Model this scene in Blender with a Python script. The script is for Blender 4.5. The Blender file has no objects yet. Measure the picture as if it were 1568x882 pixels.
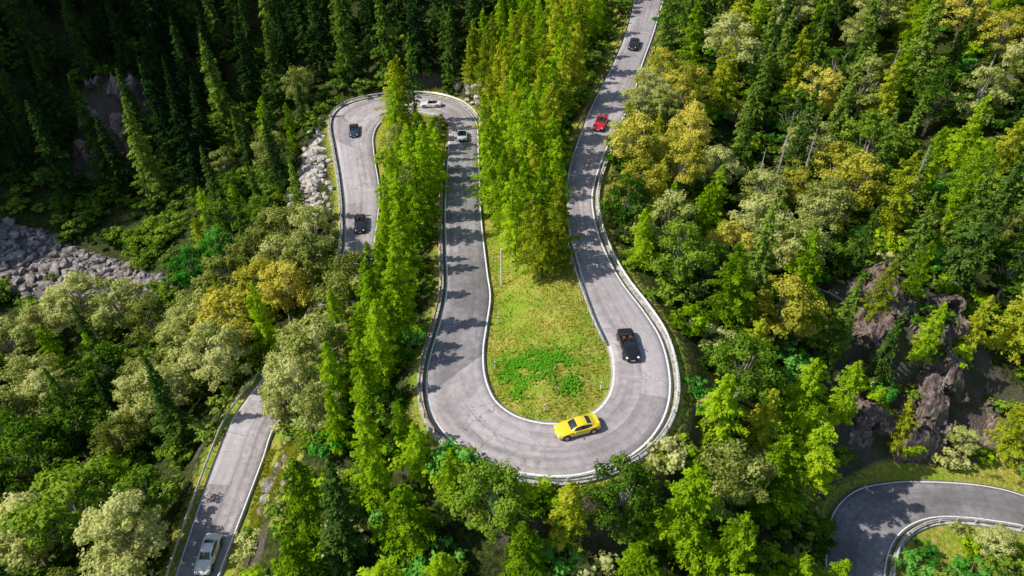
import bpy, math, random
import numpy as np
from mathutils import Vector, noise, Matrix
random.seed(7); rng=np.random.default_rng(7)
scene=bpy.context.scene
R_=math.radians
# ------------------------------------------------------------------ helpers
def link(o):
    scene.collection.objects.link(o); return o
def mesh_from(name,V,F,mats,mi=None,attr=None,smooth=False,uv=None):
    me=bpy.data.meshes.new(name)
    V=np.asarray(V,dtype=np.float32)
    me.from_pydata(V.tolist(),[],F if isinstance(F,list) else F.tolist())
    for m in mats: me.materials.append(m)
    if mi is not None: me.polygons.foreach_set('material_index',np.asarray(mi,dtype=np.int32))
    if attr:
        for k,a in attr.items():
            at=me.attributes.new(k,'FLOAT','POINT'); at.data.foreach_set('value',np.asarray(a,dtype=np.float32))
    if uv is not None:
        l=me.uv_layers.new(name='UVMap'); li=np.empty(len(me.loops),dtype=np.int32)
        me.loops.foreach_get('vertex_index',li)
        l.data.foreach_set('uv',np.asarray(uv,dtype=np.float32)[li].ravel())
    if smooth: me.polygons.foreach_set('use_smooth',np.ones(len(me.polygons),dtype=bool))
    me.update(); return me
class NT:
    def __init__(s,name):
        s.m=bpy.data.materials.new(name); s.m.use_nodes=True; s.t=s.m.node_tree; s.t.nodes.clear()
        s.out=s.n('ShaderNodeOutputMaterial')
    def n(s,ty,**k):
        nd=s.t.nodes.new(ty)
        for a,b in k.items(): setattr(nd,a,b)
        return nd
    def l(s,a,b): s.t.links.new(a,b)
    def noise(s,scale,detail=4,vec=None,rough=.6):
        nd=s.n('ShaderNodeTexNoise'); nd.inputs['Scale'].default_value=scale; nd.inputs['Detail'].default_value=detail; nd.inputs['Roughness'].default_value=rough
        if vec is not None: s.l(vec,nd.inputs['Vector'])
        return nd.outputs['Fac']
    def ramp(s,fac,stops):
        nd=s.n('ShaderNodeValToRGB'); cr=nd.color_ramp
        while len(cr.elements)<len(stops): cr.elements.new(.5)
        for e,(p,c) in zip(cr.elements,stops):
            e.position=p; e.color=(*c,1) if not isinstance(c,(int,float)) else (c,c,c,1)
        s.l(fac,nd.inputs['Fac']); return nd.outputs['Color']
    def mix(s,fac,a,b,bt='MIX'):
        nd=s.n('ShaderNodeMix',data_type='RGBA',blend_type=bt)
        for v,i in ((fac,0),(a,6),(b,7)):
            if hasattr(v,'is_linked'): s.l(v,nd.inputs[i])
            elif i==0: nd.inputs[0].default_value=v
            else: nd.inputs[i].default_value=(*v,1)
        return nd.outputs[2]
    def math(s,op,a,b=0.0,clamp=False):
        nd=s.n('ShaderNodeMath',operation=op,use_clamp=clamp)
        for v,i in ((a,0),(b,1)):
            if hasattr(v,'is_linked'): s.l(v,nd.inputs[i])
            else: nd.inputs[i].default_value=v
        return nd.outputs[0]
    def attr(s,name): return s.n('ShaderNodeAttribute',attribute_name=name).outputs['Fac']
    def pos(s): return s.n('ShaderNodeNewGeometry').outputs['Position']
    def princ(s,col,rough=.8,metal=0,coat=0,bump=None,bstr=.3,bdist=.05,spec=.5):
        p=s.n('ShaderNodeBsdfPrincipled')
        if hasattr(col,'is_linked'): s.l(col,p.inputs['Base Color'])
        else: p.inputs['Base Color'].default_value=(*col,1)
        if hasattr(rough,'is_linked'): s.l(rough,p.inputs['Roughness'])
        else: p.inputs['Roughness'].default_value=rough
        p.inputs['Metallic'].default_value=metal; p.inputs['Coat Weight'].default_value=coat; p.inputs['Coat Roughness'].default_value=.05
        p.inputs['Specular IOR Level'].default_value=spec
        if bump is not None:
            b=s.n('ShaderNodeBump'); b.inputs['Strength'].default_value=bstr; b.inputs['Distance'].default_value=bdist
            s.l(bump,b.inputs['Height']); s.l(b.outputs[0],p.inputs['Normal'])
        s.l(p.outputs[0],s.out.inputs[0]); return s.m
def simple(name,col,rough=.6,metal=0,coat=0,var=.25,scale=6):
    t=NT(name); f=t.noise(scale,5,t.pos())
    c=t.mix(t.ramp(f,[(.35,0),(.65,1)]),tuple(x*(1-var) for x in col),tuple(min(1,x*(1+var)) for x in col))
    return t.princ(c,rough,metal,coat)
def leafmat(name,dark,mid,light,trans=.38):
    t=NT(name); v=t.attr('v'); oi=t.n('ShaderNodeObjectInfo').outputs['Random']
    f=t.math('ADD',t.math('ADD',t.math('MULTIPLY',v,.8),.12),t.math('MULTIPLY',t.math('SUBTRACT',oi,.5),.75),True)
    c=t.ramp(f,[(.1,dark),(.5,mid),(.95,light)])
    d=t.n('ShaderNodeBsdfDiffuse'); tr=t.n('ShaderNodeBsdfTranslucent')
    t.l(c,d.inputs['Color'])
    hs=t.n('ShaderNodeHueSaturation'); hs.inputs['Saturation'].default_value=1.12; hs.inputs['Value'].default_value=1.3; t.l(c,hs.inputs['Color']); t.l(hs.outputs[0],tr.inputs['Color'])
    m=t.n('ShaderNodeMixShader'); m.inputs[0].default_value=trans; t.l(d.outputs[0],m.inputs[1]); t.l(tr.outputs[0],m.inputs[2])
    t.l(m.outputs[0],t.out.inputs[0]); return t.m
# ------------------------------------------------------------------ materials
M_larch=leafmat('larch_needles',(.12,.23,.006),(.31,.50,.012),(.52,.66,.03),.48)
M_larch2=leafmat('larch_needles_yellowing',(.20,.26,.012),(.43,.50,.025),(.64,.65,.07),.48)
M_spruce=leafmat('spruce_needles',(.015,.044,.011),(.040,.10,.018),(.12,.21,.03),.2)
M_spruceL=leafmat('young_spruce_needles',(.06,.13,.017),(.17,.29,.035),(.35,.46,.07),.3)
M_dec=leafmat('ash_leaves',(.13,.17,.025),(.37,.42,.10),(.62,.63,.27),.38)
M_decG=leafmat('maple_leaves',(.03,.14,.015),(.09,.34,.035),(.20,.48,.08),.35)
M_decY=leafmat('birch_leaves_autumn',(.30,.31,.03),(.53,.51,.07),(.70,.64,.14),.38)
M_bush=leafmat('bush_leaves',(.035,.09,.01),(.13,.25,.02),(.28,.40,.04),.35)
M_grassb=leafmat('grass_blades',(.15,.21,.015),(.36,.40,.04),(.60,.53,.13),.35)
M_nettle=leafmat('meadow_herb_leaves',(.12,.36,.02),(.20,.52,.03),(.30,.58,.06),.45)
M_bark=simple('bark',(.11,.08,.06),.9,var=.4,scale=3)
M_barkW=simple('pale_bark',(.34,.31,.27),.9,var=.35,scale=3)
def mk_ground():
    t=NT('ground'); p=t.pos(); g=t.attr('grass'); rk=t.attr('rock'); sc=t.attr('scree')
    n1=t.noise(.35,6,p); n2=t.noise(2.2,5,p); n3=t.noise(7,4,p)
    forest=t.ramp(n2,[(.3,(.014,.020,.007)),(.5,(.045,.06,.014)),(.62,(.08,.11,.02)),(.78,(.14,.10,.05))])
    grass=t.ramp(n2,[(.25,(.15,.21,.02)),(.45,(.30,.33,.035)),(.56,(.44,.39,.09)),(.75,(.60,.47,.20))])
    gb=t.ramp(n1,[(.46,0),(.62,1)]); grass=t.mix(gb,grass,t.ramp(n3,[(.3,(.16,.28,.02)),(.7,(.32,.44,.04))]))
    rock=t.ramp(n3,[(.3,(.05,.04,.035)),(.55,(.15,.12,.105)),(.75,(.28,.235,.215))])
    rock=t.mix(t.ramp(n1,[(.4,0),(.6,.8)]),rock,(.06,.08,.02))
    scree=t.ramp(n3,[(.3,(.09,.08,.075)),(.7,(.28,.26,.25))])
    def m(a): return t.math('MULTIPLY',t.math('SUBTRACT',t.math('ADD',a,t.math('MULTIPLY',n2,.7)),.55),3.2,True)
    c=t.mix(m(g),forest,grass); c=t.mix(m(rk),c,rock); c=t.mix(m(sc),c,scree)
    h=t.math('ADD',n3,t.math('MULTIPLY',n2,2.0))
    return t.princ(c,.95,bump=h,bstr=.8,bdist=.25,spec=.15)
M_ground=mk_ground()
def mk_cliff(name,dk,md,lt):
    t=NT(name); p=t.pos()
    mp=t.n('ShaderNodeMapping'); mp.inputs['Scale'].default_value=(1,1,.35); t.l(p,mp.inputs['Vector'])
    n1=t.noise(.5,6,p); n2=t.noise(2.6,6,mp.outputs[0],.7)
    c=t.ramp(n2,[(.32,dk),(.5,md),(.68,lt)]); c=t.mix(t.ramp(n1,[(.55,0),(.66,.8)]),c,(.07,.11,.02))
    return t.princ(c,.95,bump=n2,bstr=.8,bdist=.3,spec=.2)
M_cliffD=mk_cliff('cliff_rock',(.03,.022,.020),(.17,.125,.11),(.40,.33,.30))
M_cliffL=mk_cliff('cliff_rock_reddish',(.06,.045,.04),(.27,.19,.17),(.50,.40,.37))
def mk_asphalt(name,a,b):
    t=NT(name); p=t.pos(); uv=t.n('ShaderNodeUVMap',uv_map='UVMap').outputs[0]
    n1=t.noise(.16,5,p); n2=t.noise(1.4,6,p); n3=t.noise(30,3,p)
    c=t.mix(t.ramp(n1,[(.35,0),(.65,1)]),a,b)
    c=t.mix(.6,c,t.ramp(n2,[(.3,(.33,.33,.34)),(.7,(.75,.73,.74))]),'OVERLAY')
    c=t.mix(t.math('MULTIPLY',n3,.2),c,(.06,.06,.06))
    mp=t.n('ShaderNodeMapping'); mp.inputs['Scale'].default_value=(.05,9,1); t.l(uv,mp.inputs['Vector'])
    st=t.noise(1.0,4,mp.outputs[0]); c=t.mix(t.ramp(st,[(.45,0.0),(.68,.5)]),c,(.12,.115,.118))
    br=t.n('ShaderNodeTexBrick'); br.inputs['Scale'].default_value=1; br.inputs['Mortar Size'].default_value=.006
    br.inputs['Brick Width'].default_value=9; br.inputs['Row Height'].default_value=.5; br.inputs['Color1'].default_value=(0,0,0,1); br.inputs['Color2'].default_value=(1,1,1,1); br.inputs['Mortar'].default_value=(.1,.1,.1,1)
    t.l(uv,br.inputs['Vector'])
    c=t.mix(t.ramp(br.outputs['Color'],[(.78,0),(.82,.4)]),c,(.50,.46,.49))
    c=t.mix(t.ramp(br.outputs['Color'],[(.12,.3),(.16,0)]),c,(.15,.145,.15))
    vo=t.n('ShaderNodeTexVoronoi',feature='DISTANCE_TO_EDGE'); vo.inputs['Scale'].default_value=.35
    wn=t.n('ShaderNodeTexNoise'); wn.inputs['Scale'].default_value=1.2; t.l(p,wn.inputs['Vector'])
    va=t.n('ShaderNodeVectorMath',operation='ADD'); t.l(p,va.inputs[0]); t.l(wn.outputs['Color'],va.inputs[1]); t.l(va.outputs[0],vo.inputs['Vector'])
    cr=t.math('MULTIPLY',t.ramp(vo.outputs['Distance'],[(0,1),(.022,0)]),t.ramp(n1,[(.45,0),(.6,.6)]))
    c=t.mix(cr,c,(.05,.05,.05))
    return t.princ(c,.85,bump=n3,bstr=.2,bdist=.01,spec=.3)
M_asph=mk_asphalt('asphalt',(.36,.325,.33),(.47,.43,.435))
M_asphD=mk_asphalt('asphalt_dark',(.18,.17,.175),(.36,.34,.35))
def mk_paint():
    t=NT('road_paint'); n=t.noise(5,5,t.pos()); c=t.mix(t.ramp(n,[(.32,0),(.5,1)]),(.45,.44,.44),(.85,.85,.83)); return t.princ(c,.7)
M_paint=mk_paint()
M_steel=simple('galvanised_steel',(.62,.62,.61),.5,.25,var=.25,scale=1.5)
M_rust=simple('weathered_rail',(.24,.145,.095),.8,var=.6,scale=1.5)
M_conc=simple('concrete',(.42,.40,.37),.9,var=.4,scale=2)
M_rock=simple('rock',(.26,.23,.22),.95,var=.55,scale=1.2)
M_rockP=simple('rock_pale',(.44,.40,.36),.95,var=.5,scale=1.2)
M_white=simple('white_post',(.78,.78,.76),.6,var=.1)
M_blackp=simple('black_band',(.03,.03,.03),.6)
# ------------------------------------------------------------------ roads (surveyed edge pairs, metres)
MAIN=[(28.7,169.7,36.7,169.7,9),(26.7,157.3,33.5,157.3,8),(22.7,139.7,28.7,139.7,6.5),(18.5,125.5,24.4,125.5,5),(13.4,109.8,20.2,109.8,4),(10.9,100.9,16.6,100.9,3.4),(8.5,91.1,13.4,91.1,2.8),(7.3,82.6,11.4,82.6,2.2),(7.2,74.9,11.3,74.9,1.8),(7.8,68.2,12.2,68.5,1.4),(8.4,63.4,13.4,63.9,1.1),(9.3,57.8,15.2,59.2,.8),(10.2,53.9,16.4,54.9,.5),(10.3,50.7,16.5,50.2,.2),(9.7,47.8,15.8,46.4,0),(8.4,45.8,14.3,43.2,-.2),(6.4,44.5,11.9,40.5,-.4),(4.2,44.2,8.6,38.6,-.5),(2.0,44.6,4.9,37.7,-.6),(0.1,45.6,0.9,38.1,-.7),(-1.5,47.4,-2.8,39.5,-.8),(-2.4,49.9,-5.9,42.0,-.9),(-2.8,52.4,-8.1,45.3,-1),(-2.9,55.7,-9.1,49.5,-1.2),(-2.7,59.3,-9.2,54.4,-1.5),(-2.4,65.1,-8.6,60.8,-1.8),(-2.9,70.2,-8.4,67.5,-2.1),(-3.7,78.5,-9.3,76.9,-2.7),(-4.5,88.2,-10.3,88.2,-3.3),(-5.1,99.5,-11.0,99.5,-4),(-5.7,110.1,-11.5,110.1,-4.6),(-6.2,118.9,-12.0,118.9,-5),(-7.2,125.7,-12.9,123.6,-5.4),(-10.5,132.7,-15.4,127.3,-5.7),(-15.6,137.2,-18.9,129.5,-6),(-21.3,138.7,-22.5,129.0,-6.2),(-26.8,138.7,-24.9,127.5,-6.5),(-32.1,137.0,-26.2,124.6,-6.8),(-35.5,133.3,-26.3,120.6,-7.1),(-35.9,127.3,-25.6,116.4,-7.5),(-33.1,116.9,-24.6,111.7,-8),(-30.5,107.7,-23.1,105.4,-8.5),(-28.1,97.8,-22.1,98.9,-9.2),(-26.3,86.9,-21.3,86.1,-10.2),(-26.9,78.7,-21.4,76.6,-11),(-29.2,70.0,-23.1,67.3,-12),(-32.4,62.2,-25.9,59.9,-13),(-34.4,56.2,-28.5,55.0,-13.7),(-34.7,50.7,-28.8,50.2,-14.2),(-34.8,44.2,-29.3,43.8,-15),(-34.7,38.4,-29.7,38.0,-15.6),(-34.5,33.7,-29.8,33.4,-16),(-34.4,15,-29.4,15,-18)]
LOW=[(72,41,70,38,-18),(64.1,45.8,62,42.0,-18),(60.2,48.3,57.8,43.8,-18),(57.5,49.4,54.2,44.6,-18),(54.3,50.0,51.1,45.0,-18),(49.8,50.3,48.5,45.0,-18),(45.5,50.2,46.0,44.4,-18),(40.7,49.1,43.6,43.1,-18),(36.9,46.2,41.5,41.0,-18),(34.5,42.1,39.8,38.3,-18),(33.1,36.8,38.9,35.5,-18.2),(33.5,25,39.5,25,-19)]
def resample(P,step=.8):
    P=np.array(P,float); n=len(P); out=[]; st=[]
    Q=np.vstack([2*P[0]-P[1],P,2*P[-1]-P[-2]])
    for i in range(n-1):
        p0,p1,p2,p3=Q[i],Q[i+1],Q[i+2],Q[i+3]
        L=max(np.hypot(*(p2-p1)[:2]),np.hypot(*(p2-p1)[2:4])); k=max(2,int(math.ceil(L/step)))
        for j in range(k):
            t=j/k
            out.append(.5*((2*p1)+(-p0+p2)*t+(2*p0-5*p1+4*p2-p3)*t*t+(-p0+3*p1-3*p2+p3)*t**3)); st.append(i+t)
    out.append(P[-1]); st.append(n-1)
    return np.array(out),np.array(st)
RM,SM=resample(MAIN); RL,SL=resample(LOW)
def centres(R): return np.stack([(R[:,0]+R[:,2])/2,(R[:,1]+R[:,3])/2,R[:,4]],1)
CM,CL=centres(RM),centres(RL)
def road_mesh(name,R,S,segs):
    C=centres(R); u=np.r_[0,np.cumsum(np.hypot(*np.diff(C[:,:2],axis=0).T))]; K=7
    V=[];UV=[]
    for i in range(len(R)):
        L=np.array([R[i,0],R[i,1]]);Q=np.array([R[i,2],R[i,3]]);z=R[i,4]
        for k in range(K+2):
            if k==0: p=L;zz=z-.45
            elif k==K+1: p=Q;zz=z-.45
            else:
                v=(k-1)/(K-1); p=L+(Q-L)*v; zz=z+.05*(1-(2*v-1)**2)
            V.append((p[0],p[1],zz)); UV.append((u[i],min(1,max(0,(k-1)/(K-1)))))
    F=[];mi=[]
    for i in range(len(R)-1):
        for k in range(K+1):
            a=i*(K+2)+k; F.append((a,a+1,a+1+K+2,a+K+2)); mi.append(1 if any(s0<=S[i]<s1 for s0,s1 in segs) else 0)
    me=mesh_from(name,V,F,[M_asph,M_asphD],mi,uv=UV,smooth=True)
    return link(bpy.data.objects.new(name,me))
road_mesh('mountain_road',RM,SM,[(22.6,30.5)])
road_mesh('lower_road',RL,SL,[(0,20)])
def edge_pts(R,S,side,s0,s1,off):
    idx=[i for i in range(len(R)) if s0<=S[i]<=s1]; out=[]
    for i in idx:
        L=np.array([R[i,0],R[i,1]]);Q=np.array([R[i,2],R[i,3]]); d=(L-Q)/np.linalg.norm(L-Q)
        e=L if side=='L' else Q
        j0,j1=max(0,i-1),min(len(R)-1,i+1); c=(0,1) if side=='L' else (2,3)
        tg=R[j1,list(c)]-R[j0,list(c)]; tg/=np.linalg.norm(tg)+1e-9; nrm=np.array([-tg[1],tg[0]])
        if np.dot(nrm,d)<0: nrm=-nrm
        if side=='R': nrm=-nrm
        p=e+nrm*off; out.append((p[0],p[1],R[i,4],nrm[0],nrm[1]))
    return np.array(out)
def strip(name,R,S,side,s0,s1,off,w,mat,h=.022):
    E=edge_pts(R,S,side,s0,s1,off); V=[];F=[]
    for e in E:
        for s in (-w/2,w/2): V.append((e[0]+e[3]*s,e[1]+e[4]*s,e[2]+h))
    for i in range(len(E)-1): F.append((2*i,2*i+1,2*i+3,2*i+2))
    return link(bpy.data.objects.new(name,mesh_from(name,V,F,[mat])))
for nm,R,S,side,a,b,w in [('a',RM,SM,'L',0,31,.18),('b',RM,SM,'R',0,31,.18),('c',RM,SM,'L',31,52,.14),('d',RM,SM,'R',31,52,.14),('e',RL,SL,'L',0,11,.14),('f',RL,SL,'R',0,11,.14)]:
    strip('road_edge_line',R,S,side,a,b,-.28,w,M_paint)
def profile_sweep(name,E,prof,mats):
    n=len(prof);V=[];F=[]
    for e in E:
        for (o,z) in prof: V.append((e[0]+e[3]*o,e[1]+e[4]*o,e[2]+z))
    for i in range(len(E)-1):
        for k in range(n-1): F.append((i*n+k,i*n+k+1,(i+1)*n+k+1,(i+1)*n+k))
    F.append(tuple(range(n))); F.append(tuple(range((len(E)-1)*n,len(E)*n)))
    return link(bpy.data.objects.new(name,mesh_from(name,V,F,mats)))
def box(V,F,c,sx,sy,sz,ang=0):
    b=len(V); ca,sa=math.cos(ang),math.sin(ang)
    for dz in (0,1):
        for dx,dy in ((-1,-1),(1,-1),(1,1),(-1,1)):
            x,y=dx*sx/2,dy*sy/2; V.append((c[0]+x*ca-y*sa,c[1]+x*sa+y*ca,c[2]+dz*sz))
    F+= [(b,b+1,b+2,b+3),(b+4,b+5,b+6,b+7)]+[(b+i,b+(i+1)%4,b+4+(i+1)%4,b+4+i) for i in range(4)]
def guard_rail(R,S,side,s0,s1,mat,off=.45,name='guard_rail',base=None):
    E=edge_pts(R,S,side,s0,s1,off)
    e=link(bpy.data.objects.new(name,None))
    beam=profile_sweep('beam',E,[(-.03,.48),(-.10,.54),(-.04,.60),(-.04,.64),(-.10,.71),(-.03,.78),(.03,.78),(.03,.48)],[mat]); beam.parent=e
    V=[];F=[]; d=9
    for i in range(1,len(E)):
        d+=np.hypot(*(E[i,:2]-E[i-1,:2]))
        if d>2.0:
            d=0; box(V,F,(E[i,0]+E[i,3]*.09,E[i,1]+E[i,4]*.09,E[i,2]-.6),.10,.12,1.36,math.atan2(E[i,4],E[i,3]))
    p=link(bpy.data.objects.new('posts',mesh_from('posts',V,F,[mat]))); p.parent=e
    if base:
        k=profile_sweep('plinth',E,[(-.25,-.3),(-.25,.14),(.30,.14),(.32,-base)],[M_conc]); k.parent=e
guard_rail(RM,SM,'R',4.2,20.3,M_steel,base=1.6)
guard_rail(RM,SM,'R',20.6,30.2,M_rust,base=.6)
guard_rail(RM,SM,'L',.5,8.4,M_rust)
guard_rail(RM,SM,'L',8.5,12.1,M_steel)
guard_rail(RM,SM,'L',31.2,43.6,M_steel,base=1.0)
guard_rail(RM,SM,'L',44.5,51.9,M_steel)
guard_rail(RL,SL,'R',.5,9.5,M_steel,base=.4)
guard_rail(RM,SM,'R',0.5,3.6,M_rust)
# ------------------------------------------------------------------ terrain
EX=[(-2,60,-.8),(4,52,-.2),(3,60,0),(2,75,0),(1,95,-.5),(2,115,0),(5,140,2),(0,150,2),(-18,118,-6.3),(-17,100,-6),(-16,85,-5),(-15,70,-5),(-14,58,-4.5),
(-45,60,-20),(-60,50,-26),(-60,80,-27),(-88,108,-31),(-62,108,-24),(-42,112,-13),(-46,130,-12),(-100,70,-38),(-52,30,-25),(-80,30,-34),(-42,90,-17),(-40,45,-18),
(-60,150,-10),(-40,160,0),(-86,140,-21),(-90,149,-8),(-100,158,-6),(-15,156,3),(0,172,6),(-60,200,17),(-100,220,24),(-140,150,5),(-150,100,-15),(-150,50,-30),(-30,190,14),
(6,33,-6.5),(6,25,-12),(-5,31,-7),(-15,36,-7.5),(17,38,-6),(22,48,-4.5),(30,40,-13),(31,58,-7),(28,72,-4),(22,83,0),(25,100,2),(32,120,4),(40,100,-4),(44,80,-3.5),(50,67,-3.5),(50,61,-8.5),(50,57,-15.5),(57,60,-14),(57,66,-7),(42,60,-10),(62,56,-17),(65,66,-11),(72,80,-6),(60,100,-4),(80,110,3),(60,140,7),(90,150,16),(110,130,16),(100,90,5),(60,180,18),(30,190,14),(100,220,35),(0,220,20),
(-20,27,-11),(-24,42,-9.5),(-24,55,-9),(0,8,-19),(30,15,-20),(60,20,-21),(-60,0,-32),(50,38,-18),(56,34,-18.5),(45,30,-19),
(-190,140,122),(-195,175,138),(-200,220,150),(-210,320,170),(-190,105,50),(-190,70,10),(-190,40,-5),(-300,0,40),(-400,200,190),(0,320,62),(150,300,85),(220,200,80),(230,80,45),(230,-50,0),(0,-120,-45),(-150,-100,-50),(0,500,190),(-500,600,260),(500,600,260),(600,0,160),(-700,-200,150),(0,-700,-60),(600,-600,60),(-600,-700,60),(0,1200,400),(-1500,1500,500),(1500,1500,500),(1500,-1500,200),(-1500,-1500,200)]  # first points: unseen west ridge, added to cast shade over the north-west forest
ctrl=np.array([tuple(c) for c in CM[::7]]+[tuple(c) for c in CL[::7]]+EX,float)
n=len(ctrl)
def phi(a,b): return np.sqrt(((a[:,None,:2]-b[None,:,:2])**2).sum(-1)+4.0)
A=phi(ctrl,ctrl); A=np.block([[A,np.ones((n,1))],[np.ones((1,n)),np.zeros((1,1))]]); W=np.linalg.solve(A,np.r_[ctrl[:,2],0])
def grow(a,b,lim):
    r=[];s=1.2;x=b
    while x<lim: x+=s; r.append(x); s*=1.25
    l=[];s=1.2;x=a
    while x>-lim: x-=s; l.append(x); s*=1.25
    return np.array(l[::-1]+list(np.arange(a,b+.5,1.0))+r)
gx=grow(-125,125,1600); gy=grow(12,215,1600)
X,Y=np.meshgrid(gx,gy); P=np.stack([X.ravel(),Y.ravel()],1)
Z=np.empty(len(P))
EP=[]
for R in (RM,RL):
    for v in np.linspace(0,1,6):
        EP.append(np.c_[R[:,0]*(1-v)+R[:,2]*v,R[:,1]*(1-v)+R[:,3]*v,R[:,4]])
EP=np.vstack(EP)
def near_road(Q):
    d=np.empty(len(Q)); z=np.empty(len(Q))
    for i in range(0,len(Q),3000):
        q=Q[i:i+3000]; dd=(q[:,None,0]-EP[None,:,0])**2+(q[:,None,1]-EP[None,:,1])**2
        k=dd.argmin(1); d[i:i+3000]=np.sqrt(dd[np.arange(len(q)),k]); z[i:i+3000]=EP[k,2]
    return d,z
for i in range(0,len(P),4000): Z[i:i+4000]=phi(P[i:i+4000],ctrl)@W[:-1]+W[-1]
RD,RZ=near_road(P)
nz=np.array([noise.noise(Vector((x*.045,y*.045,0)))*1.6+noise.noise(Vector((x*.16,y*.16,3)))*.7+noise.noise(Vector((x*.5,y*.5,7)))*.22 for x,y in P])
def inpoly(Q,poly):
    c=np.zeros(len(Q),bool); m=len(poly)
    for i in range(m):
        x1,y1=poly[i];x2,y2=poly[(i+1)%m]
        with np.errstate(divide='ignore',invalid='ignore'):
            c^=((y1>Q[:,1])!=(y2>Q[:,1]))&(Q[:,0]<(x2-x1)*(Q[:,1]-y1)/(y2-y1+1e-12)+x1)
    return c
RAV=[(38,53),(66,53),(66,60),(58,70),(50,78),(42,72),(38,62)]
CLIFF=[(-98,134),(-80,134),(-80,150),(-98,152)]
BANK=[(-41,100),(-43,124),(-37,126),(-34.5,116),(-31,104),(-29.5,98),(-33,96)]
rav=inpoly(P,RAV)|inpoly(P,CLIFF)
f=np.clip((RD-.6)/4.5,0,1); f=f*f*(3-2*f)
Z=(Z+nz)*f+(RZ-.12)*(1-f); Z=np.where(RD<.75,RZ-.22,Z)
ZG=Z.reshape(X.shape)
def gz(x,y):
    i=int(np.clip(np.searchsorted(gx,x)-1,0,len(gx)-2)); j=int(np.clip(np.searchsorted(gy,y)-1,0,len(gy)-2))
    a=(x-gx[i])/(gx[i+1]-gx[i]); b=(y-gy[j])/(gy[j+1]-gy[j])
    return float((ZG[j,i]*(1-a)+ZG[j,i+1]*a)*(1-b)+(ZG[j+1,i]*(1-a)+ZG[j+1,i+1]*a)*b)
GRASS=[[(-3,50),(0,45),(6,44.5),(10,48),(10.5,52),(8.5,66),(6,72),(2,80),(-4,84),(-2.5,62)],[(-25,112),(-25,126),(-18,129),(-12,122),(-12,108)],[(-29,52),(-29,40),(-22,40),(-22,50)],[(39,25),(42,43),(50,45),(62,41),(66,25)],[(34,50),(44,51.5),(58,51.5),(66,48),(66,54),(36,53)],[(8,120),(16,150),(24,165),(22,140),(16,120)]]
SCREE=[(-125,100),(-125,124),(-98,120),(-76,109),(-60,97),(-64,89),(-78,95),(-95,102)]
ga=np.zeros(len(P))
for g in GRASS: ga=np.maximum(ga,inpoly(P,g))
ga=np.maximum(ga,np.clip(1-RD/3.0,0,1)*.75)
sa=inpoly(P,SCREE).astype(float)
gyx=np.gradient(ZG,gy,axis=0);gxx=np.gradient(ZG,gx,axis=1); slope=np.hypot(gyx,gxx).ravel()
ra=np.clip((slope-.8)/.5,0,1)*(RD>1.5); ra=np.maximum(ra,rav*.6)
ny,nx=X.shape; ii=np.arange(ny*nx).reshape(ny,nx)
F=np.stack([ii[:-1,:-1],ii[:-1,1:],ii[1:,1:],ii[1:,:-1]],-1).reshape(-1,4)
ground=link(bpy.data.objects.new('ground',mesh_from('ground',np.c_[P,Z],F,[M_ground],attr={'grass':ga,'rock':ra,'scree':sa},smooth=True)))
def rock_face(name,x0,x1,y0,y1,amp,mat,step=.3):
    # blocky ledges: faceted voronoi-cell blocks pushed out of the slope plus fractal breakage
    xs=np.arange(x0,x1,step);ys=np.arange(y0,y1,step);V=[]
    for j,y in enumerate(ys):
        for i,x in enumerate(xs):
            e=max(0,min((x-x0)/3,(x1-x)/3,(y-y0)/2,(y1-y)/2,1))
            wx=x+noise.noise(Vector((x*.3,y*.3,5)))*1.6; wy=y+noise.noise(Vector((x*.3,y*.3,8)))*1.6
            c1=noise.cell(Vector((wx*.30,wy*.42,1))); c2=noise.cell(Vector((wx*.8,wy*1.0,3))); c3=noise.noise(Vector((x*1.6,y*1.6,0)))
            m_=noise.noise(Vector((x*.16,y*.10,9)))
            V.append((x,y-e*c1*amp*.9,gz(x,y)-.9+e*(.6+amp*(c1+.45*c2+.15*c3)+m_*3.2)))
    nx_=len(xs); F=[(j*nx_+i,j*nx_+i+1,(j+1)*nx_+i+1,(j+1)*nx_+i) for j in range(len(ys)-1) for i in range(nx_-1)]
    link(bpy.data.objects.new(name,mesh_from(name,V,F,[mat])))
rock_face('rock_cliff',39,64,52.5,73,1.9,M_cliffD)
rock_face('rock_cliff',-99,-79,137,153,2.2,M_cliffL,.4)
# ------------------------------------------------------------------ plants
def unit(a): return a/(np.linalg.norm(a,axis=-1,keepdims=True)+1e-9)
def leaves(C,a,b):
    n=len(C); V=np.stack([C-a,C+b,C+a,C-b],1).reshape(-1,3); F=np.arange(4*n).reshape(n,4); return V,F
def tube(V,F,pts,rad,ns=6):
    b=len(V); pts=[np.array(p,float) for p in pts]
    for i,(p,r) in enumerate(zip(pts,rad)):
        d=unit(pts[min(i+1,len(pts)-1)]-pts[max(i-1,0)]); u=unit(np.cross(d,[.3,.9,.1])); w=np.cross(d,u)
        for k in range(ns):
            t=2*math.pi*k/ns; V.append(tuple(p+(u*math.cos(t)+w*math.sin(t))*r))
    for i in range(len(pts)-1):
        for k in range(ns): F.append((b+i*ns+k,b+i*ns+(k+1)%ns,b+(i+1)*ns+(k+1)%ns,b+(i+1)*ns+k))
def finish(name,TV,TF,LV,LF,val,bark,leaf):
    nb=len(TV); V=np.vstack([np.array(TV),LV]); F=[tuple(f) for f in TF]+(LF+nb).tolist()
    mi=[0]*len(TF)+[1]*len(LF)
    return mesh_from(name,V,F,[bark,leaf],mi,attr={'v':np.r_[np.zeros(nb),np.repeat(val,4)]})
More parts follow.
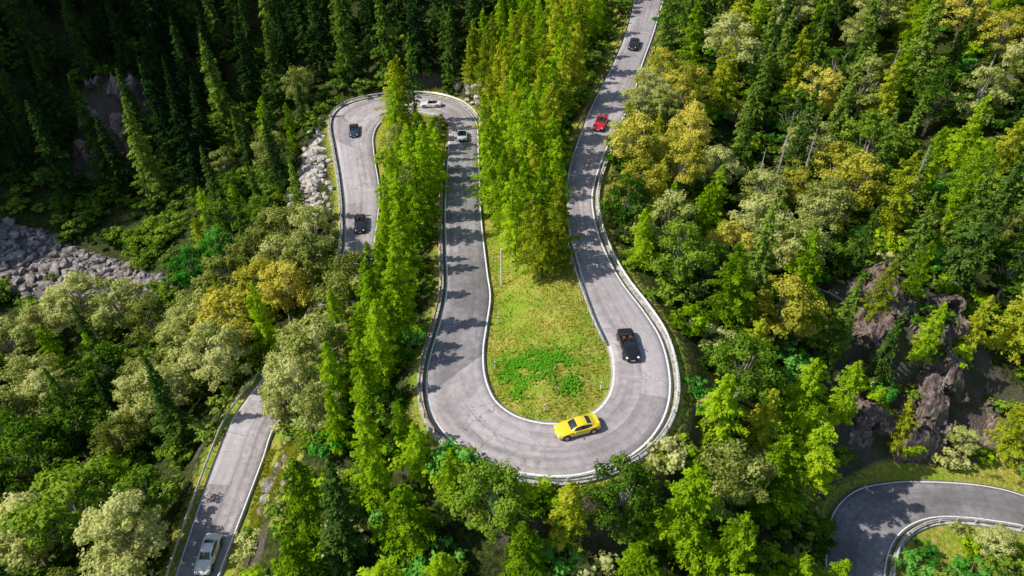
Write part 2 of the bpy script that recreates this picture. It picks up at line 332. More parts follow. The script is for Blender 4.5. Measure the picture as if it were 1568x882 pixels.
def conifer(name,seed,h,R,nb,dens,up,droop,la,lb,prof,leaf,bark,t0=.08):
    r=np.random.default_rng(seed); TV=[];TF=[]
    bend=r.normal(0,.12,2)
    tube(TV,TF,[(bend[0]*math.sin(t*3)*1.0,bend[1]*math.sin(t*2),h*t-.6*(t==0)) for t in (0,.15,.4,.7,1)],[h*.014+.05,h*.012+.03,h*.009,h*.005,.02])
    Cs=[];As=[];Bs=[];vs=[]
    az=0
    lob=r.uniform(0,6.28,4)
    for i in range(nb):
        t=t0+(1-t0)*((i+r.random())/nb)**1.05
        az+=2.4+r.normal(0,.3)
        L=R*prof(t)*r.uniform(.58,1.15)*(1+.2*math.sin(az*2+lob[0]+t*9)+.12*math.sin(az*3+lob[1]-t*15))+.12
        if r.random()<.06: L*=.45
        d=np.array([math.cos(az),math.sin(az),0]); z0=h*t; side=np.array([-d[1],d[0],0])
        m=max(8,int(L*dens)); s=r.uniform(.08,1,m)**.75
        lat=r.normal(0,.26,m)*L*(1.08-s)+r.normal(0,.06,m)
        zz=z0+up*L*s-droop*L*s**2-np.abs(lat)*.3
        c=np.outer(s*L,d)+np.outer(lat,side); c[:,2]=zz+r.normal(0,.09,m)-r.random(m)**2*.25
        ax=unit(np.outer(.6+.0*s,d)+np.outer(np.sign(lat)*.6,side)+r.normal(0,.35,(m,3))+np.array([0,0,-.25]))
        bx=unit(np.cross(ax,r.normal(0,.5,(m,3))+np.array([0,0,1.0])))
        sz=r.uniform(.6,1.25,(m,1))
        Cs.append(c);As.append(ax*la*sz);Bs.append(bx*lb*sz)
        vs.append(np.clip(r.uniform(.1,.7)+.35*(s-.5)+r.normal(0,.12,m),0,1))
        if L>1.0: tube(TV,TF,[(0,0,z0),tuple(d*L*.5+np.array([0,0,z0+up*L*.5-droop*L*.25])),tuple(d*L*.9+np.array([0,0,z0+up*L*.9-droop*L*.81]))],[.035,.02,.008],3)
    m=60; c=np.stack([r.normal(0,.07,m),r.normal(0,.07,m),h*(1-.06*r.random(m))+.1],1); ax=unit(r.normal(0,.3,(m,3))+np.array([0,0,1.]))
    Cs.append(c);As.append(ax*la);Bs.append(unit(np.cross(ax,r.normal(0,1,(m,3))))*lb);vs.append(np.full(m,.7))
    LV,LF=leaves(np.vstack(Cs),np.vstack(As),np.vstack(Bs))
    return finish(name,TV,TF,LV,LF,np.concatenate(vs),bark,leaf)
def broadleaf(name,seed,h,R,nl,leaf,bark,flat=.8,ls=.17,K=26):
    r=np.random.default_rng(seed); TV=[];TF=[]
    tube(TV,TF,[(0,0,-.6),(r.normal(0,.1),r.normal(0,.1),h*.25),(r.normal(0,.25),r.normal(0,.25),h*.5),(r.normal(0,.3),r.normal(0,.3),h*.85)],[.24,.18,.12,.03])
    Cs=[];As=[];Bs=[];vs=[]
    cz=h*.60
    for i in range(K):
        th=i*2.4+r.normal(0,.3); uu=(i+.5)/K; el=math.asin(np.clip(1.75*uu-.75,-1,1))
        rr=R*r.uniform(.55,1.02) if i>2 else R*.3
        c0=np.array([math.cos(th)*math.cos(el)*rr,math.sin(th)*math.cos(el)*rr,cz+math.sin(el)*h*.40*r.uniform(.7,1.08)])
        cr=R*r.uniform(.18,.40)
        tube(TV,TF,[(0,0,h*.3),tuple(c0*np.array([.5,.5,1])-np.array([0,0,cr*1.0])),tuple(c0)],[.08,.05,.015],4)
        m=int(nl/K*(cr/(R*.30))**2); p=unit(r.normal(0,1,(m,3))); p[:,2]=np.where(p[:,2]<-.3,-p[:,2]*.6,p[:,2]); 
        rad=cr*r.uniform(.45,1.12,(m,1))*(1+.25*np.sin(p[:,:1]*5+i)+.2*np.sin(p[:,1:2]*6+i*2))
        q=p*rad*np.array([1,1,flat]); c=c0+q
        nrm=unit(p+r.normal(0,.45,(m,3))+np.array([0,0,.25])); ax=unit(np.cross(nrm,r.normal(0,1,(m,3)))); bx=np.cross(nrm,ax)
        sz=r.uniform(.6,1.3,(m,1)); Cs.append(c);As.append(ax*ls*sz);Bs.append(bx*ls*.7*sz)
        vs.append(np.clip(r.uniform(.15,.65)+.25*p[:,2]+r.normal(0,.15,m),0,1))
    LV,LF=leaves(np.vstack(Cs),np.vstack(As),np.vstack(Bs))
    return finish(name,TV,TF,LV,LF,np.concatenate(vs),bark,leaf)
pl=lambda t:min(1,(1-t)**.60*1.08)*(.75+.25*min(1,t*4)); ps=lambda t:(1-t)**.85*(.85+.15*min(1,t*5))
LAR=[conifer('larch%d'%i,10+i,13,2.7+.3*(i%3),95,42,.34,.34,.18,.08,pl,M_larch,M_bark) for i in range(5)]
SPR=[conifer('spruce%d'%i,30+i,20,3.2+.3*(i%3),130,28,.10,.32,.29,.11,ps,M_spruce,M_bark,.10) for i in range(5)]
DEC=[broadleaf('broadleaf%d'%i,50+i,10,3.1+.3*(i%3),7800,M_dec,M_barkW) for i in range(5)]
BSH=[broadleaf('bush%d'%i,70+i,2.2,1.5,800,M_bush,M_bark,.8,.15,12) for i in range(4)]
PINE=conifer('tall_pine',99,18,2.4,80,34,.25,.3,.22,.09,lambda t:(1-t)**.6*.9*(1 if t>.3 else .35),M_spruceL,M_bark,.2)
def setmat(o,m):
    o.material_slots[1].link='OBJECT'; o.material_slots[1].material=m
KIND={'larch':(LAR,13,2.9,'larch_tree'),'spruce':(SPR,20,3.5,'spruce_tree'),'dec':(DEC,10,3.4,'broadleaf_tree'),'bush':(BSH,2.2,1.4,'bush')}
CAM=np.array([0,0,50.5])
# stretches of road that lie open to the valley viewpoint: the forest is kept cleared below them
vis=[]
for R,S,rs in ((RM,SM,[(0,43.2),(48,51.5)]),(RL,SL,[(0,7.6)])):
    for i in range(0,len(R),2):
        if any(a<=S[i]<=b for a,b in rs):
            for v in (.0,.5,1.): vis.append((R[i,0]*(1-v)+R[i,2]*v,R[i,1]*(1-v)+R[i,3]*v,R[i,4]+.3))
vis=np.array(vis)
for g in [(3,50,0),(6,56,0),(2,62,0),(-15,122,-5.5),(-25,46,-12)]: vis=np.vstack([vis,g])
TOL=.75
def blocks(x,y,z,h,r):
    D=vis[:,:2]; L2=(D**2).sum(1); t=(D[:,0]*x+D[:,1]*y)/L2; ok=(t>0)&(t<1)
    dx=D[:,0]*t-x; dy=D[:,1]*t-y; dd=np.hypot(dx,dy); zl=CAM[2]+(vis[:,2]-CAM[2])*t
    k=np.clip((z+h-zl)/h,0,1)
    return bool((ok&(zl<z+h)&(zl>z)&(dd<r*TOL*np.minimum(1,k*1.3))).any())
cell={}
def free(x,y,s):
    ci,cj=int(x//4),int(y//4)
    for a in range(-2,3):
        for b in range(-2,3):
            for (px,py,ps_) in cell.get((ci+a,cj+b),()):
                if (px-x)**2+(py-y)**2<((s+ps_)/2)**2: return False
    return True
far_parent=link(bpy.data.objects.new('distant_forest',None)); und=link(bpy.data.objects.new('undergrowth',None))
def plant(kind,x,y,h,mat=None,force=False,parent=None,wid=1.0,sp=None):
    meshes,h0,r0,nm=KIND[kind]; z=gz(x,y); s=h/h0; r=r0*s*wid
    if not force and blocks(x,y,z,h,r): return False
    me=meshes[random.randrange(len(meshes))]
    o=bpy.data.objects.new(nm if parent is None else kind,me); o.location=(x,y,z); o.scale=(s*wid*random.uniform(.88,1.14),s*wid*random.uniform(.88,1.14),s)
    o.rotation_euler=(random.gauss(0,.035),random.gauss(0,.035),random.uniform(0,6.28)); link(o)
    if parent is not None: o.parent=parent
    if mat is not None: setmat(o,mat)
    cell.setdefault((int(x//4),int(y//4)),[]).append((x,y,sp or r*1.3))
    return True
def zone(poly,spec,spacing,tries,far=False,clear=1.6,tol=.75):
    global TOL
    TOL=tol
    xs=[p[0] for p in poly];ys=[p[1] for p in poly]
    Q=np.stack([rng.uniform(min(xs),max(xs),tries),rng.uniform(min(ys),max(ys),tries)],1); Q=Q[inpoly(Q,poly)&~inpoly(Q,CLIFF)&~inpoly(Q,BANK)&~inpoly(Q,SCREE)]
    d,_=near_road(Q); ws=[s[1] for s in spec]
    for (x,y),dd in zip(Q,d):
        if dd<clear: continue
        k,_,h0,h1,mats,wid=random.choices(spec,ws)[0]
        if not free(x,y,spacing): continue
        h=random.uniform(h0,h1)
        for sc in (1,.75,.55):
            if plant(k,x,y,h*sc,random.choice(mats) if mats else None,parent=far_parent if far else None,wid=wid,sp=spacing): break
L1=[M_larch]; L12=[M_larch,M_larch,M_larch2]
plant('spruce',-52,98,11,M_spruceL)
for (x,y,h) in [(-53,91,9.5),(-50,95,8.5)]: plant('dec',x,y,h,M_decG,force=True)
for (x,y,h,k,m) in [(-15,33,15,'spruce',M_spruce),(-18.5,37,12,'larch',M_larch),(-12.5,38,11,'larch',M_larch),(-10.3,42.5,7,'larch',M_larch),(-8.6,39.6,7.5,'larch',M_larch),(-5.5,36.6,8.5,'larch',M_larch),(-20.5,119,16,'larch',M_larch2),(-21,114,14,'larch',M_larch),(-22,121,14,'larch',M_larch2),
   (3.6,65.5,10,'larch',M_larch2),(5.4,68,12,'larch',M_larch2),(2.6,69.5,10,'larch',M_larch2),(4.2,72,13,'larch',M_larch),(2,76,11,'larch',M_larch),(-38,94,9,'larch',M_larch2),
   (-24,62,10.5,'dec',M_dec),(-22,56,10,'dec',M_dec),(-25.5,57.5,9.5,'dec',M_dec),(-21,62,11,'larch',M_larch),(-19,51,10,'larch',M_larch),(-23,51.5,8.5,'dec',M_dec),
   (-20.3,71,10.5,'dec',M_dec),(-19.3,75,9.5,'larch',M_larch),(-21,67,11,'dec',M_dec),(-26.7,61,9,'dec',M_dec),(-26.3,54,8,'dec',M_dec)]:
    plant(k,x,y,h,m,force=True)
o=link(bpy.data.objects.new('pine_tree',PINE)); o.location=(-18.6,124,gz(-18.6,124))
zone([(-12.2,42),(-12,60),(-11.5,80),(-13,112),(-19.5,116),(-18.8,84),(-20,74),(-24,58),(-20,48),(-14,40)],[('larch',6,9,13,L1,1.0),('dec',1,7,9,[M_dec],.9)],3.2,1600,clear=1.2,tol=.7)
zone([(-4,84),(-4,100),(-4.8,125),(-8,140),(10,175),(24,172),(14,128),(7.5,98),(6.5,84),(7,70),(1,70)],[('larch',1,10,14.5,L12,1.0)],3.3,2200,clear=1.1,tol=.42)
zone([(-22,12),(-22,36),(-12,41),(-4,37),(6,36),(16,38),(21,50),(24,58),(30,52),(34,44),(32,30),(30,12)],[('larch',6,8,13,L12,1.3),('dec',1.2,6,10,[M_dec,M_bush],1.1),('spruce',.3,9,12,[M_spruceL],1)],4.3,1800)
zone([(-27,60),(-20,60),(-20,80),(-24,80)],[('dec',3,8,10,[M_dec],1),('larch',2,9,11,L1,1)],3.8,300)
zone([(-29,66),(-46,60),(-46,88),(-28,92)],[('dec',5,9,12,[M_dec,M_dec,M_decY],1.1),('larch',1,9,12,L12,1)],5.0,600)
zone([(-115,10),(-36,10),(-37,60),(-44,86),(-60,88),(-75,92),(-115,92)],[('dec',6,7,12.5,[M_dec,M_dec,M_dec,M_bush],1.15),('spruce',1.6,11,17,[M_spruceL,M_spruce],1),('larch',1,9,12,L1,1)],5.6,3000)
zone([(-34,94),(-36,128),(-44,138),(-60,132),(-58,104),(-46,92)],[('dec',2.5,7,10,[M_dec,M_bush],1),('spruce',2,10,15,[M_spruceL,M_spruce],1),('larch',.6,8,11,L12,1)],5.2,600)
zone([(-135,126),(-62,126),(-48,140),(-36,142),(-20,141.5),(-8,138),(0,152),(14,172),(20,200),(-20,215),(-135,215)],[('spruce',6,16,25,[M_spruce,M_spruce,M_spruce,M_spruceL],1.05)],5.6,3400)
zone([(-12,128),(-6,128),(8,160),(12,172),(2,160),(-8,146)],[('larch',1,10,15,L12,1)],3.6,500)
zone([(16,66),(14,72),(15,90),(20,108),(28,112),(30,90),(28,70),(22,62)],[('dec',3,7,10,[M_decY,M_decY,M_dec,M_bush],1),('larch',.7,8,10,L12,1)],4.2,700,tol=.6)
zone([(22,58),(28,70),(30,92),(24,112),(27,126),(38,165),(60,215),(150,215),(130,60),(72,54),(66,62),(58,72),(50,80),(40,76),(34,62),(30,56)],[('spruce',3.4,12,20,[M_spruce,M_spruceL,M_spruceL],1.05),('larch',3.2,10,15,[M_larch,M_larch2],1.1),('dec',2.8,8,12,[M_dec,M_bush,M_decY,M_dec],1.05)],5.4,5000)
zone(RAV,[('spruce',3,9,14,[M_spruceL,M_spruce],.95),('larch',1.5,8,10,L12,1),('dec',1,3,5,[M_dec,M_bush],1)],5.4,260)
zone([(60,52),(90,48),(100,60),(75,62)],[('larch',1,8,12,L12,1),('dec',1,5,8,[M_dec,M_bush],1)],5,150)
zone([(41,12),(44,40),(52,42),(68,38),(80,12)],[('dec',2,3.5,5,[M_bush,M_dec],1),('larch',1,6,9,L12,1)],5,200)
for poly,spc,tr in [([(-135,215),(240,215),(300,330),(-200,330)],8.5,3000),([(-135,128),(-135,215),(-230,300),(-230,60),(-150,60)],10,2000),([(150,215),(130,60),(110,10),(220,10),(240,215)],9,1200)]:
    zone(poly,[('spruce',5,16,24,[M_spruce,M_spruceL],1.1),('larch',1,12,16,[M_larch2],1.1)],spc,tr,far=True)
# undergrowth
Q=np.stack([rng.uniform(-110,115,3000),rng.uniform(18,160,3000)],1); d,_=near_road(Q)
op=np.zeros(len(Q),bool)
for g in GRASS[:3]: op|=inpoly(Q,g)
op|=inpoly(Q,SCREE)&(rng.random(len(Q))<.93)
op|=inpoly(Q,CLIFF)|inpoly(Q,BANK)
op|=inpoly(Q,RAV)&(rng.random(len(Q))<.35)
for (x,y),dd,b in zip(Q,d,op):
    if b or dd<1.7: continue
    if y>145 and random.random()<.6: continue
    z=gz(x,y); h=random.uniform(1.2,3.2)
    if blocks(x,y,z,h,1.3): continue
    o=bpy.data.objects.new('shrub',BSH[random.randrange(4)]); s=h/2.2; o.location=(x,y,z-.2); o.scale=(s*1.25,s*1.25,s); o.rotation_euler=(0,0,random.uniform(0,6.28)); o.parent=und; link(o)
    setmat(o,random.choice([M_bush,M_bush,M_dec,M_larch,M_decG] if x>30 or (y<60 and x>-30) else [M_bush,M_bush,M_spruceL]))
# ------------------------------------------------------------------ grass masses
def blades(name,Q,hh,mat,wd,clear=.2,thr=-.3):
    d,_=near_road(Q); Q=Q[d>clear]
    dn=np.array([noise.noise(Vector((x*.6,y*.6,2))) for x,y in Q]); keep=dn>thr; Q=Q[keep];dn=dn[keep];k=len(Q)
    z=np.array([gz(x,y) for x,y in Q])
    hgt=rng.uniform(.5,1.2,k)*hh*(1+dn); ln=rng.normal(0,.5,(k,2))
    a=rng.uniform(0,6.28,k); w=np.stack([np.cos(a),np.sin(a)],1)*wd*rng.uniform(.6,1.6,(k,1))
    base=np.c_[Q,z-.05]; tip=base+np.c_[ln*hgt[:,None],hgt]
    V=np.stack([base-np.c_[w,np.zeros(k)],base+np.c_[w,np.zeros(k)],tip+np.c_[w*.4,np.zeros(k)],tip-np.c_[w*.4,np.zeros(k)]],1).reshape(-1,3)
    v=np.clip(.45+dn*.9+rng.normal(0,.2,k),0,1)
    link(bpy.data.objects.new(name,mesh_from(name,V,np.arange(4*k).reshape(k,4),[mat],attr={'v':np.repeat(v,4)})))
Qs=[]
for poly in GRASS[:3]:
    xs=[p[0] for p in poly];ys=[p[1] for p in poly]
    q=np.stack([rng.uniform(min(xs),max(xs),13000),rng.uniform(min(ys),max(ys),13000)],1); Qs.append(q[inpoly(q,poly)])
blades('meadow_grass',np.vstack(Qs),.28,M_grassb,.05)
# low broad-leaved herbs lying open to the light
q=np.vstack([rng.normal((1.0,51.5),(1.7,1.2),(2000,2)),rng.normal((4.2,52),(1.5,1.2),(1200,2)),rng.normal((5.5,48.5),(.9,.7),(400,2)),rng.normal((1,48),(.7,.6),(250,2))])
q=q[near_road(q)[0]>.8]; q=q[np.array([noise.noise(Vector((x*.7,y*.7,5)))+.4*noise.noise(Vector((x*2,y*2,5))) for x,y in q])>-.2]; k=len(q)
c=np.c_[q,np.array([gz(x,y) for x,y in q])+rng.uniform(.05,.28,k)]; nr=unit(rng.normal(0,.35,(k,3))+np.array([-.15,-.1,1])); ax=unit(np.cross(nr,rng.normal(0,1,(k,3)))); bx_=np.cross(nr,ax); sz=rng.uniform(.08,.17,(k,1))
V,F=leaves(c,ax*sz,bx_*sz*.8); link(bpy.data.objects.new('meadow_herbs',mesh_from('meadow_herbs',V,F,[M_nettle],attr={'v':np.repeat(rng.uniform(.2,.9,k),4)})))
# ------------------------------------------------------------------ rocks
import bmesh
def rock_base(seed):
    bm=bmesh.new(); bmesh.ops.create_icosphere(bm,subdivisions=2,radius=1); r=np.random.default_rng(seed)
    pl_=[(unit(r.normal(0,1,3)),r.uniform(.5,.85)) for _ in range(9)]
    V=[]
    for v in bm.verts:
        p=np.array(v.co)
        for nn,dd in pl_:
            q=p@nn
            if q>dd: p=p-nn*(q-dd)
        V.append(p*(1+.06*r.normal()))
    F=[[v.index for v in f.verts] for f in bm.faces]; bm.free(); return np.array(V),np.array(F)
RB=[rock_base(s) for s in range(6)]
def rock_mass(name,items,mat,tall=1.0):
    Vs=[];Fs=[];b=0
    for (x,y,z,s) in items:
        V,F=RB[random.randrange(6)]; a=random.uniform(0,6.28); sc=np.array([random.uniform(.7,1.3),random.uniform(.6,1.1),random.uniform(.5,1)*tall])*s
        rot=np.array(Matrix.Rotation(a,3,'Z')@Matrix.Rotation(random.uniform(-.4,.4),3,'X')); W_=(V*sc)@rot.T+np.array([x,y,z]); Vs.append(W_);Fs.append(F+b);b+=len(V)
    return link(bpy.data.objects.new(name,mesh_from(name,np.vstack(Vs),np.vstack(Fs),[mat])))
its=[]
while len(its)<1500:
    x,y=random.uniform(-125,-58),random.uniform(86,126)
    if inpoly(np.array([[x,y]]),SCREE)[0]:
        s=random.choice([.25,.3,.4,.5,.7,.9,1.3])*random.uniform(.7,1.3); its.append((x,y,gz(x,y)+s*.2,s))
rock_mass('scree_rocks',its,M_rock)
def outcrop(name,cx,cy,rx,ry,N,smin,smax,mat,rise=1.0,tall=1.0):
    L=[]
    for _ in range(N):
        x=cx+random.gauss(0,rx);y=cy+random.gauss(0,ry);s=random.uniform(smin,smax)
        if near_road(np.array([[x,y]]))[0][0]<s+.8: continue
        L.append((x,y,gz(x,y)+random.uniform(-.3,.5)*rise*s,s))
    if L: rock_mass(name,L,mat,tall)
outcrop('rock_outcrop',-38.3,119,1.0,4,110,.4,1.3,M_rockP)
outcrop('rock_outcrop',-36.3,109,1.2,4,110,.4,1.3,M_rockP)
outcrop('rock_outcrop',-33.5,101,1.2,3,50,.4,1.1,M_rockP)
outcrop('rock_outcrop',-6,137,2.5,3,90,.5,1.5,M_rockP)
outcrop('rock_outcrop',-26,46,1.2,2.5,20,.4,1.0,M_rock)
outcrop('rock_outcrop',56,96,4,3,30,1,2.4,M_rock)
outcrop('rock_outcrop',95,155,8,6,30,1,3,M_rock)
for (x,y,l,a,tl) in [(50,78,12,.5,.25),(54,75,10,.9,.2),(47,82,11,.3,.2),(58,80,9,1.2,.3),(52,62,7,1.4,.5),(44,66,8,2.4,.3),(62,68,9,.2,.3)]:
    V=[];F=[]; z=gz(x,y); z2=gz(x+l*math.cos(a),y+l*math.sin(a)); 
    tube(V,F,[(x,y,z+.5),(x+l*.5*math.cos(a),y+l*.5*math.sin(a),(z+z2)/2+1.0),(x+l*math.cos(a),y+l*math.sin(a),z2+.9)],[.2,.15,.05],6)
    for k in range(10):
        t=random.uniform(.3,.95); p=(x+l*t*math.cos(a),y+l*t*math.sin(a),z+(z2-z)*t+.9); tube(V,F,[p,(p[0]+random.uniform(-1,1),p[1]+random.uniform(-1,1),p[2]+random.uniform(0,1))],[.04,.01],3)
    link(bpy.data.objects.new('fallen_log',mesh_from('fallen_log',V,F,[M_barkW])))
for (x,y,h) in [(40,92,14),(43,90,13),(56,84,13),(52,58,7),(62,110,15),(34,84,12)]:
    V=[];F=[]; z=gz(x,y); tube(V,F,[(x,y,z-.4),(x+.2,y,z+h*.5),(x+.3,y+.2,z+h)],[.2,.13,.03],6)
    for k in range(26):
        t=random.uniform(.3,.97);a=random.uniform(0,6.28);l=1.8*(1.1-t); p=(x+.3*t,y,z+h*t); tube(V,F,[p,(p[0]+l*math.cos(a),p[1]+l*math.sin(a),p[2]-.2)],[.04,.01],3)
    link(bpy.data.objects.new('dead_tree',mesh_from('dead_tree',V,F,[M_barkW])))
# ------------------------------------------------------------------ posts
def post(x,y,h,r,name='delineator_post',band=True):
    z=gz(x,y); V=[];F=[]; 
    tube(V,F,[(x,y,z-.2),(x,y,z+h*.7),(x,y,z+h)],[r,r,r*.8],8); F.append(tuple(range(16,24))); nb=len(F)
    if band: tube(V,F,[(x,y,z+h*.72),(x,y,z+h*.86)],[r+.006,r+.006],8)
    link(bpy.data.objects.new(name,mesh_from(name,V,F,[M_white,M_blackp],[0]*nb+[1]*(len(F)-nb))))
for (x,y) in [(3.2,45.6),(9.0,48.2),(-1.8,52),(-1.6,60),(-2.6,74),(-3.6,86),(-4.4,98),(-19,128),(-24.2,121),(6.5,78)]: post(x,y,1.05,.07)
post(-1.3,67.8,5.5,.13,'marker_pole',False)
# ------------------------------------------------------------------ cars
M_glass=NT('car_glass').princ((.02,.025,.03),.05,0,1,spec=.9)
M_tyre=simple('tyre_rubber',(.02,.02,.02),.85)
M_rim=simple('alloy_rim',(.35,.35,.36),.35,.8,var=.1)
M_int=simple('car_interior',(.03,.028,.027),.7)
M_seat=simple('seat_leather',(.12,.08,.06),.6)
M_lamp=NT('head_lamp').princ((.7,.72,.75),.1,0,1)
M_tail=NT('tail_lamp').princ((.45,.01,.01),.2,0,1)
M_plate=simple('licence_plate',(.7,.7,.68),.5,var=.05)
M_trim=simple('black_trim',(.025,.025,.025),.5)
def car(name,col,kind,x,y,heading,metal=.3,seat=None):
    paint=NT(name+'_paint').princ(col,.32,metal,1.0)
    mats=[paint,M_glass,M_tyre,M_rim,M_int,seat or M_seat,M_lamp,M_tail,M_plate,M_trim]; V=[];F=[];MI=[]
    def add(v,f,m):
        b=len(V); V.extend(v); F.extend([tuple(b+i for i in q) for q in f]); MI.extend([m]*len(f) if isinstance(m,int) else m)
    xs=[2.20,2.12,1.95,1.70,1.35,1.0,.72,.60,.52,.2,-.3,-.8,-1.05,-1.12,-1.4,-1.75,-2.05,-2.17,-2.22]
    ws=[.55,.70,.80,.87,.915,.90,.885,.885,.885,.885,.89,.91,.925,.925,.925,.90,.82,.74,.60]
    zt=[.52,.60,.68,.75,.81,.85,.88,.885,.885,.88,.88,.885,.895,.90,.90,.88,.82,.74,.62]
    zb=[.34,.26,.22,.2,.2,.2,.2,.2,.2,.2,.2,.2,.2,.2,.2,.22,.26,.32,.40]
    ring=[];n=0
    for i in range(len(xs)):
        w,t,b=ws[i],zt[i],zb[i]; ck=kind=='open' and -1.06<xs[i]<.53
        half=[(w*.88,b),(w*.985,b+.10),(w,(t+b)/2),(w*.985,t-.16),(w*.93,t-.05),(w*.80,t)]
        half+= [(w*.77,.44),(w*.3,.42)] if ck else [(w*.55,t+.025),(w*.2,t+.035)]
        full=[(-a,c) for a,c in half]+[(a,c) for a,c in half[::-1]]
        n=len(full); ring+=[(xs[i],a,c) for a,c in full]
    f=[];m=[]
    for i in range(len(xs)-1):
        ck=kind=='open' and -1.13<xs[i+1] and xs[i]<.61
        for k in range(n):
            k2=(k+1)%n; f.append((i*n+k,i*n+k2,(i+1)*n+k2,(i+1)*n+k))
            inner=k in (5,6,7,8,9); m.append(4 if (ck and inner) else (9 if k==n-1 else 0))
    f.append(tuple(range(n))); m.append(9); f.append(tuple(range((len(xs)-1)*n,len(xs)*n))); m.append(9)
    add(ring,f,m)
    def bx(cx,cy,cz,sx,sy,sz,mm,tp=.8):
        v=[];
        for dz,k in ((-.5,1),(.5,tp)):
            for dx,dy in ((-1,-1),(1,-1),(1,1),(-1,1)): v.append((cx+dx*sx/2*k,cy+dy*sy/2*k,cz+dz*sz))
        add(v,[(0,1,2,3),(4,5,6,7),(0,1,5,4),(1,2,6,5),(2,3,7,6),(3,0,4,7)],mm)
    if kind=='coupe':
        gxs=[.82,.45,.15,-.35,-.85,-1.3,-1.75]; gt=[.88,1.12,1.25,1.29,1.24,1.10,.90]; wb=[.70,.76,.78,.79,.79,.76,.62]; wt=[.66,.60,.58,.58,.57,.56,.55]
        rg=[]
        for X_,T,a,b in zip(gxs,gt,wb,wt):
            rg+=[(X_,-a,.86),(X_,-(b+.03),max(.87,T-.07)),(X_,-b*.85,T-.015),(X_,0,T+.01),(X_,b*.85,T-.015),(X_,b+.03,max(.87,T-.07)),(X_,a,.86)]
        f=[];m=[]
        for i in range(6):
            for k in range(6):
                f.append((i*7+k,i*7+k+1,(i+1)*7+k+1,(i+1)*7+k))
                side=k in (0,5); 
                if side: m.append(1 if 0<i<5 else 0)
                elif k in (1,4): m.append(0)
                else: m.append(1 if i in (0,1,4) else 0)
        add(rg,f,m)
        bx(-2.0,0,.93,.22,1.25,.05,0)
    else:
        add([(.66,-.68,.88),(.66,.68,.88),(.24,.58,1.22),(.24,-.58,1.22)],[(0,1,2,3)],1)
        for s in (-1,1):
            add([(.69,s*.70,.87),(.63,s*.70,.87),(.21,s*.60,1.25),(.27,s*.60,1.25),(.69,s*.66,.87),(.63,s*.66,.87),(.21,s*.56,1.25),(.27,s*.56,1.25)],[(0,1,2,3),(4,5,6,7),(0,4,7,3),(1,5,6,2)],9)
        bx(.24,0,1.24,.07,1.2,.05,9,1)
        for s in (-1,1):
            bx(-.10,s*.36,.56,.55,.5,.16,5,.9); bx(-.42,s*.36,.80,.16,.5,.58,5,.8); bx(-.46,s*.36,1.12,.10,.24,.16,5,.8)
            bx(-.86,s*.33,.68,.16,.42,.42,5,.8)
        bx(.42,0,.78,.2,1.3,.14,4,.9); bx(-1.12,0,.93,.34,1.25,.09,9,.85)
        st=[(.22+.02*math.cos(a),.36+.17*math.cos(a),.86+.17*math.sin(a)) for a in np.linspace(0,6.28,9)[:-1]]; add(st,[tuple(range(8))],9)
    for s in (-1,1):
        for wx in (1.34,-1.36):
            for rr,y0,y1,mm in ((.40,.70,.928,9),(.335,.72,.945,2),(.22,.9,.955,3)):
                N=18; v=[(wx+rr*math.cos(a),s*yy,.335+rr*math.sin(a)) for yy in (y0,y1) for a in np.linspace(0,2*math.pi,N,endpoint=False)]
                add(v,[(i,(i+1)%N,N+(i+1)%N,N+i) for i in range(N)]+[tuple(range(N,2*N))],mm)
        for (cx,cy,cz,a,b,c,mm) in ((1.98,s*.60,.66,.16,.13,.09,6),(-2.10,s*.60,.74,.10,.20,.06,7),(.55,s*.98,.94,.07,.11,.07,0)):
            v=[];f=[]
            for j,ph in enumerate(np.linspace(-1.57,1.57,6)):
                for t in np.linspace(0,2*math.pi,10,endpoint=False): v.append((cx+a*math.cos(ph)*math.cos(t),cy+b*math.cos(ph)*math.sin(t),cz+c*math.sin(ph)))
            for j in range(5):
                for k in range(10): f.append((j*10+k,j*10+(k+1)%10,(j+1)*10+(k+1)%10,(j+1)*10+k))
            add(v,f,mm)
        bx(0,s*.93,.80,.18,.02,.03,9,1)
    bx(-2.22,0,.52,.03,.5,.11,8,1); bx(2.205,0,.42,.03,.5,.11,8,1); bx(2.15,0,.36,.1,1.0,.10,9,1); bx(-2.16,0,.34,.12,1.1,.12,9,1)
    me=mesh_from(name,V,F,mats,MI,smooth=True); bm=bmesh.new(); bm.from_mesh(me); bmesh.ops.recalc_face_normals(bm,faces=bm.faces); bm.to_mesh(me); bm.free()
    me.set_sharp_from_angle(angle=R_(32))
    a=R_(heading); dx,dy=math.cos(a),math.sin(a)
    def rz(px,py):
        k2=((CM[:,0]-px)**2+(CM[:,1]-py)**2).argmin(); return CM[k2,2]
    zf,zr=rz(x+dx*3,y+dy*3),rz(x-dx*3,y-dy*3)
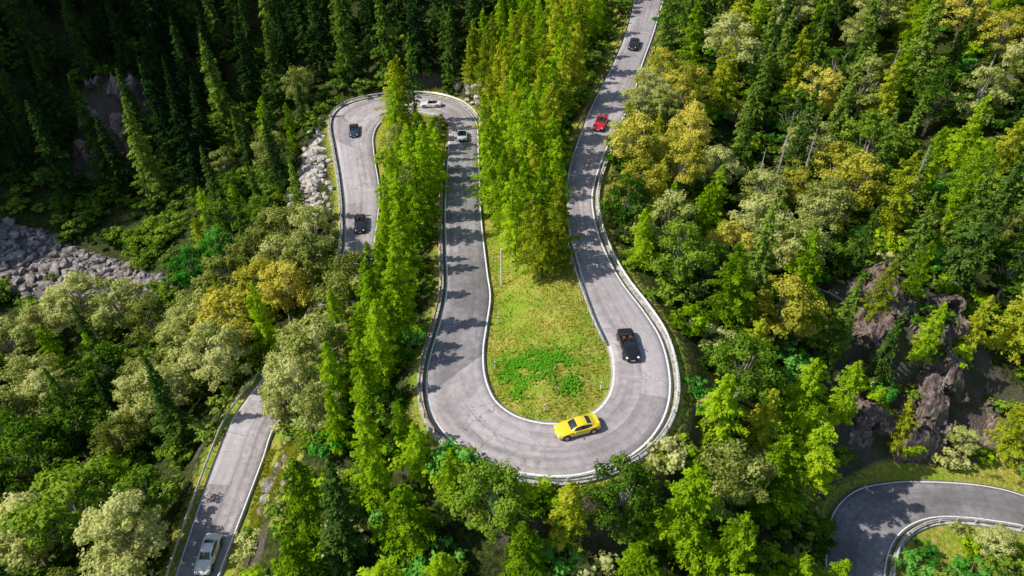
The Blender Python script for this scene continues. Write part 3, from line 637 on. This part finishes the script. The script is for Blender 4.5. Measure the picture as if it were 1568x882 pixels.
    o=link(bpy.data.objects.new(name,me)); o.location=(x,y,(zf+zr)/2+.05); o.rotation_euler=(0,-math.atan2(zf-zr,6),a); return o
car('yellow_sports_coupe',(.80,.62,.02),'coupe',6.2,43.1,197,.0)
car('black_convertible_car',(.018,.018,.02),'open',12.4,53.6,-84)
car('red_convertible_car',(.62,.012,.015),'open',14.2,102.4,-107,.1)
car('black_convertible_car',(.02,.022,.025),'open',23.6,133.3,-106)
car('white_convertible_car',(.78,.78,.78),'open',-16.4,132.2,176,.0)
car('pale_blue_convertible_car',(.50,.62,.72),'open',-9.1,115.4,93,.1)
car('dark_blue_convertible_car',(.03,.06,.11),'open',-30.6,123,-80)
car('black_convertible_car',(.018,.018,.02),'open',-24.5,93.2,-82)
car('white_sports_coupe',(.78,.78,.78),'coupe',-31.6,38.9,-90,.0)
# ------------------------------------------------------------------ light, camera
w=bpy.data.worlds.new('World'); scene.world=w; w.use_nodes=True; nt=w.node_tree; nt.nodes.clear()
sky=nt.nodes.new('ShaderNodeTexSky'); sky.sky_type='NISHITA'; sky.sun_disc=False; EL=45
sd=Vector((math.cos(R_(EL)),.08*math.cos(R_(EL)),-math.sin(R_(EL)))).normalized()
sky.sun_elevation=R_(EL); sky.sun_rotation=math.atan2(-sd.x,-sd.y)%(2*math.pi)
bg=nt.nodes.new('ShaderNodeBackground'); bg.inputs['Strength'].default_value=.13; o_=nt.nodes.new('ShaderNodeOutputWorld')
nt.links.new(sky.outputs[0],bg.inputs[0]); nt.links.new(bg.outputs[0],o_.inputs[0])
sl=bpy.data.lights.new('sun','SUN'); sl.energy=5; sl.angle=R_(.5); sl.color=(1,.94,.83); so=link(bpy.data.objects.new('sun',sl)); so.rotation_euler=sd.to_track_quat('-Z','Y').to_euler(); so.location=(-50,0,100)
cd=bpy.data.cameras.new('camera'); cd.sensor_width=36; cd.lens=24; cd.clip_end=6000; co=link(bpy.data.objects.new('camera',cd)); co.location=(0,0,50.5); co.rotation_euler=(R_(52),0,0); scene.camera=co
scene.view_settings.view_transform='Standard'; scene.view_settings.look='None'; scene.view_settings.exposure=0
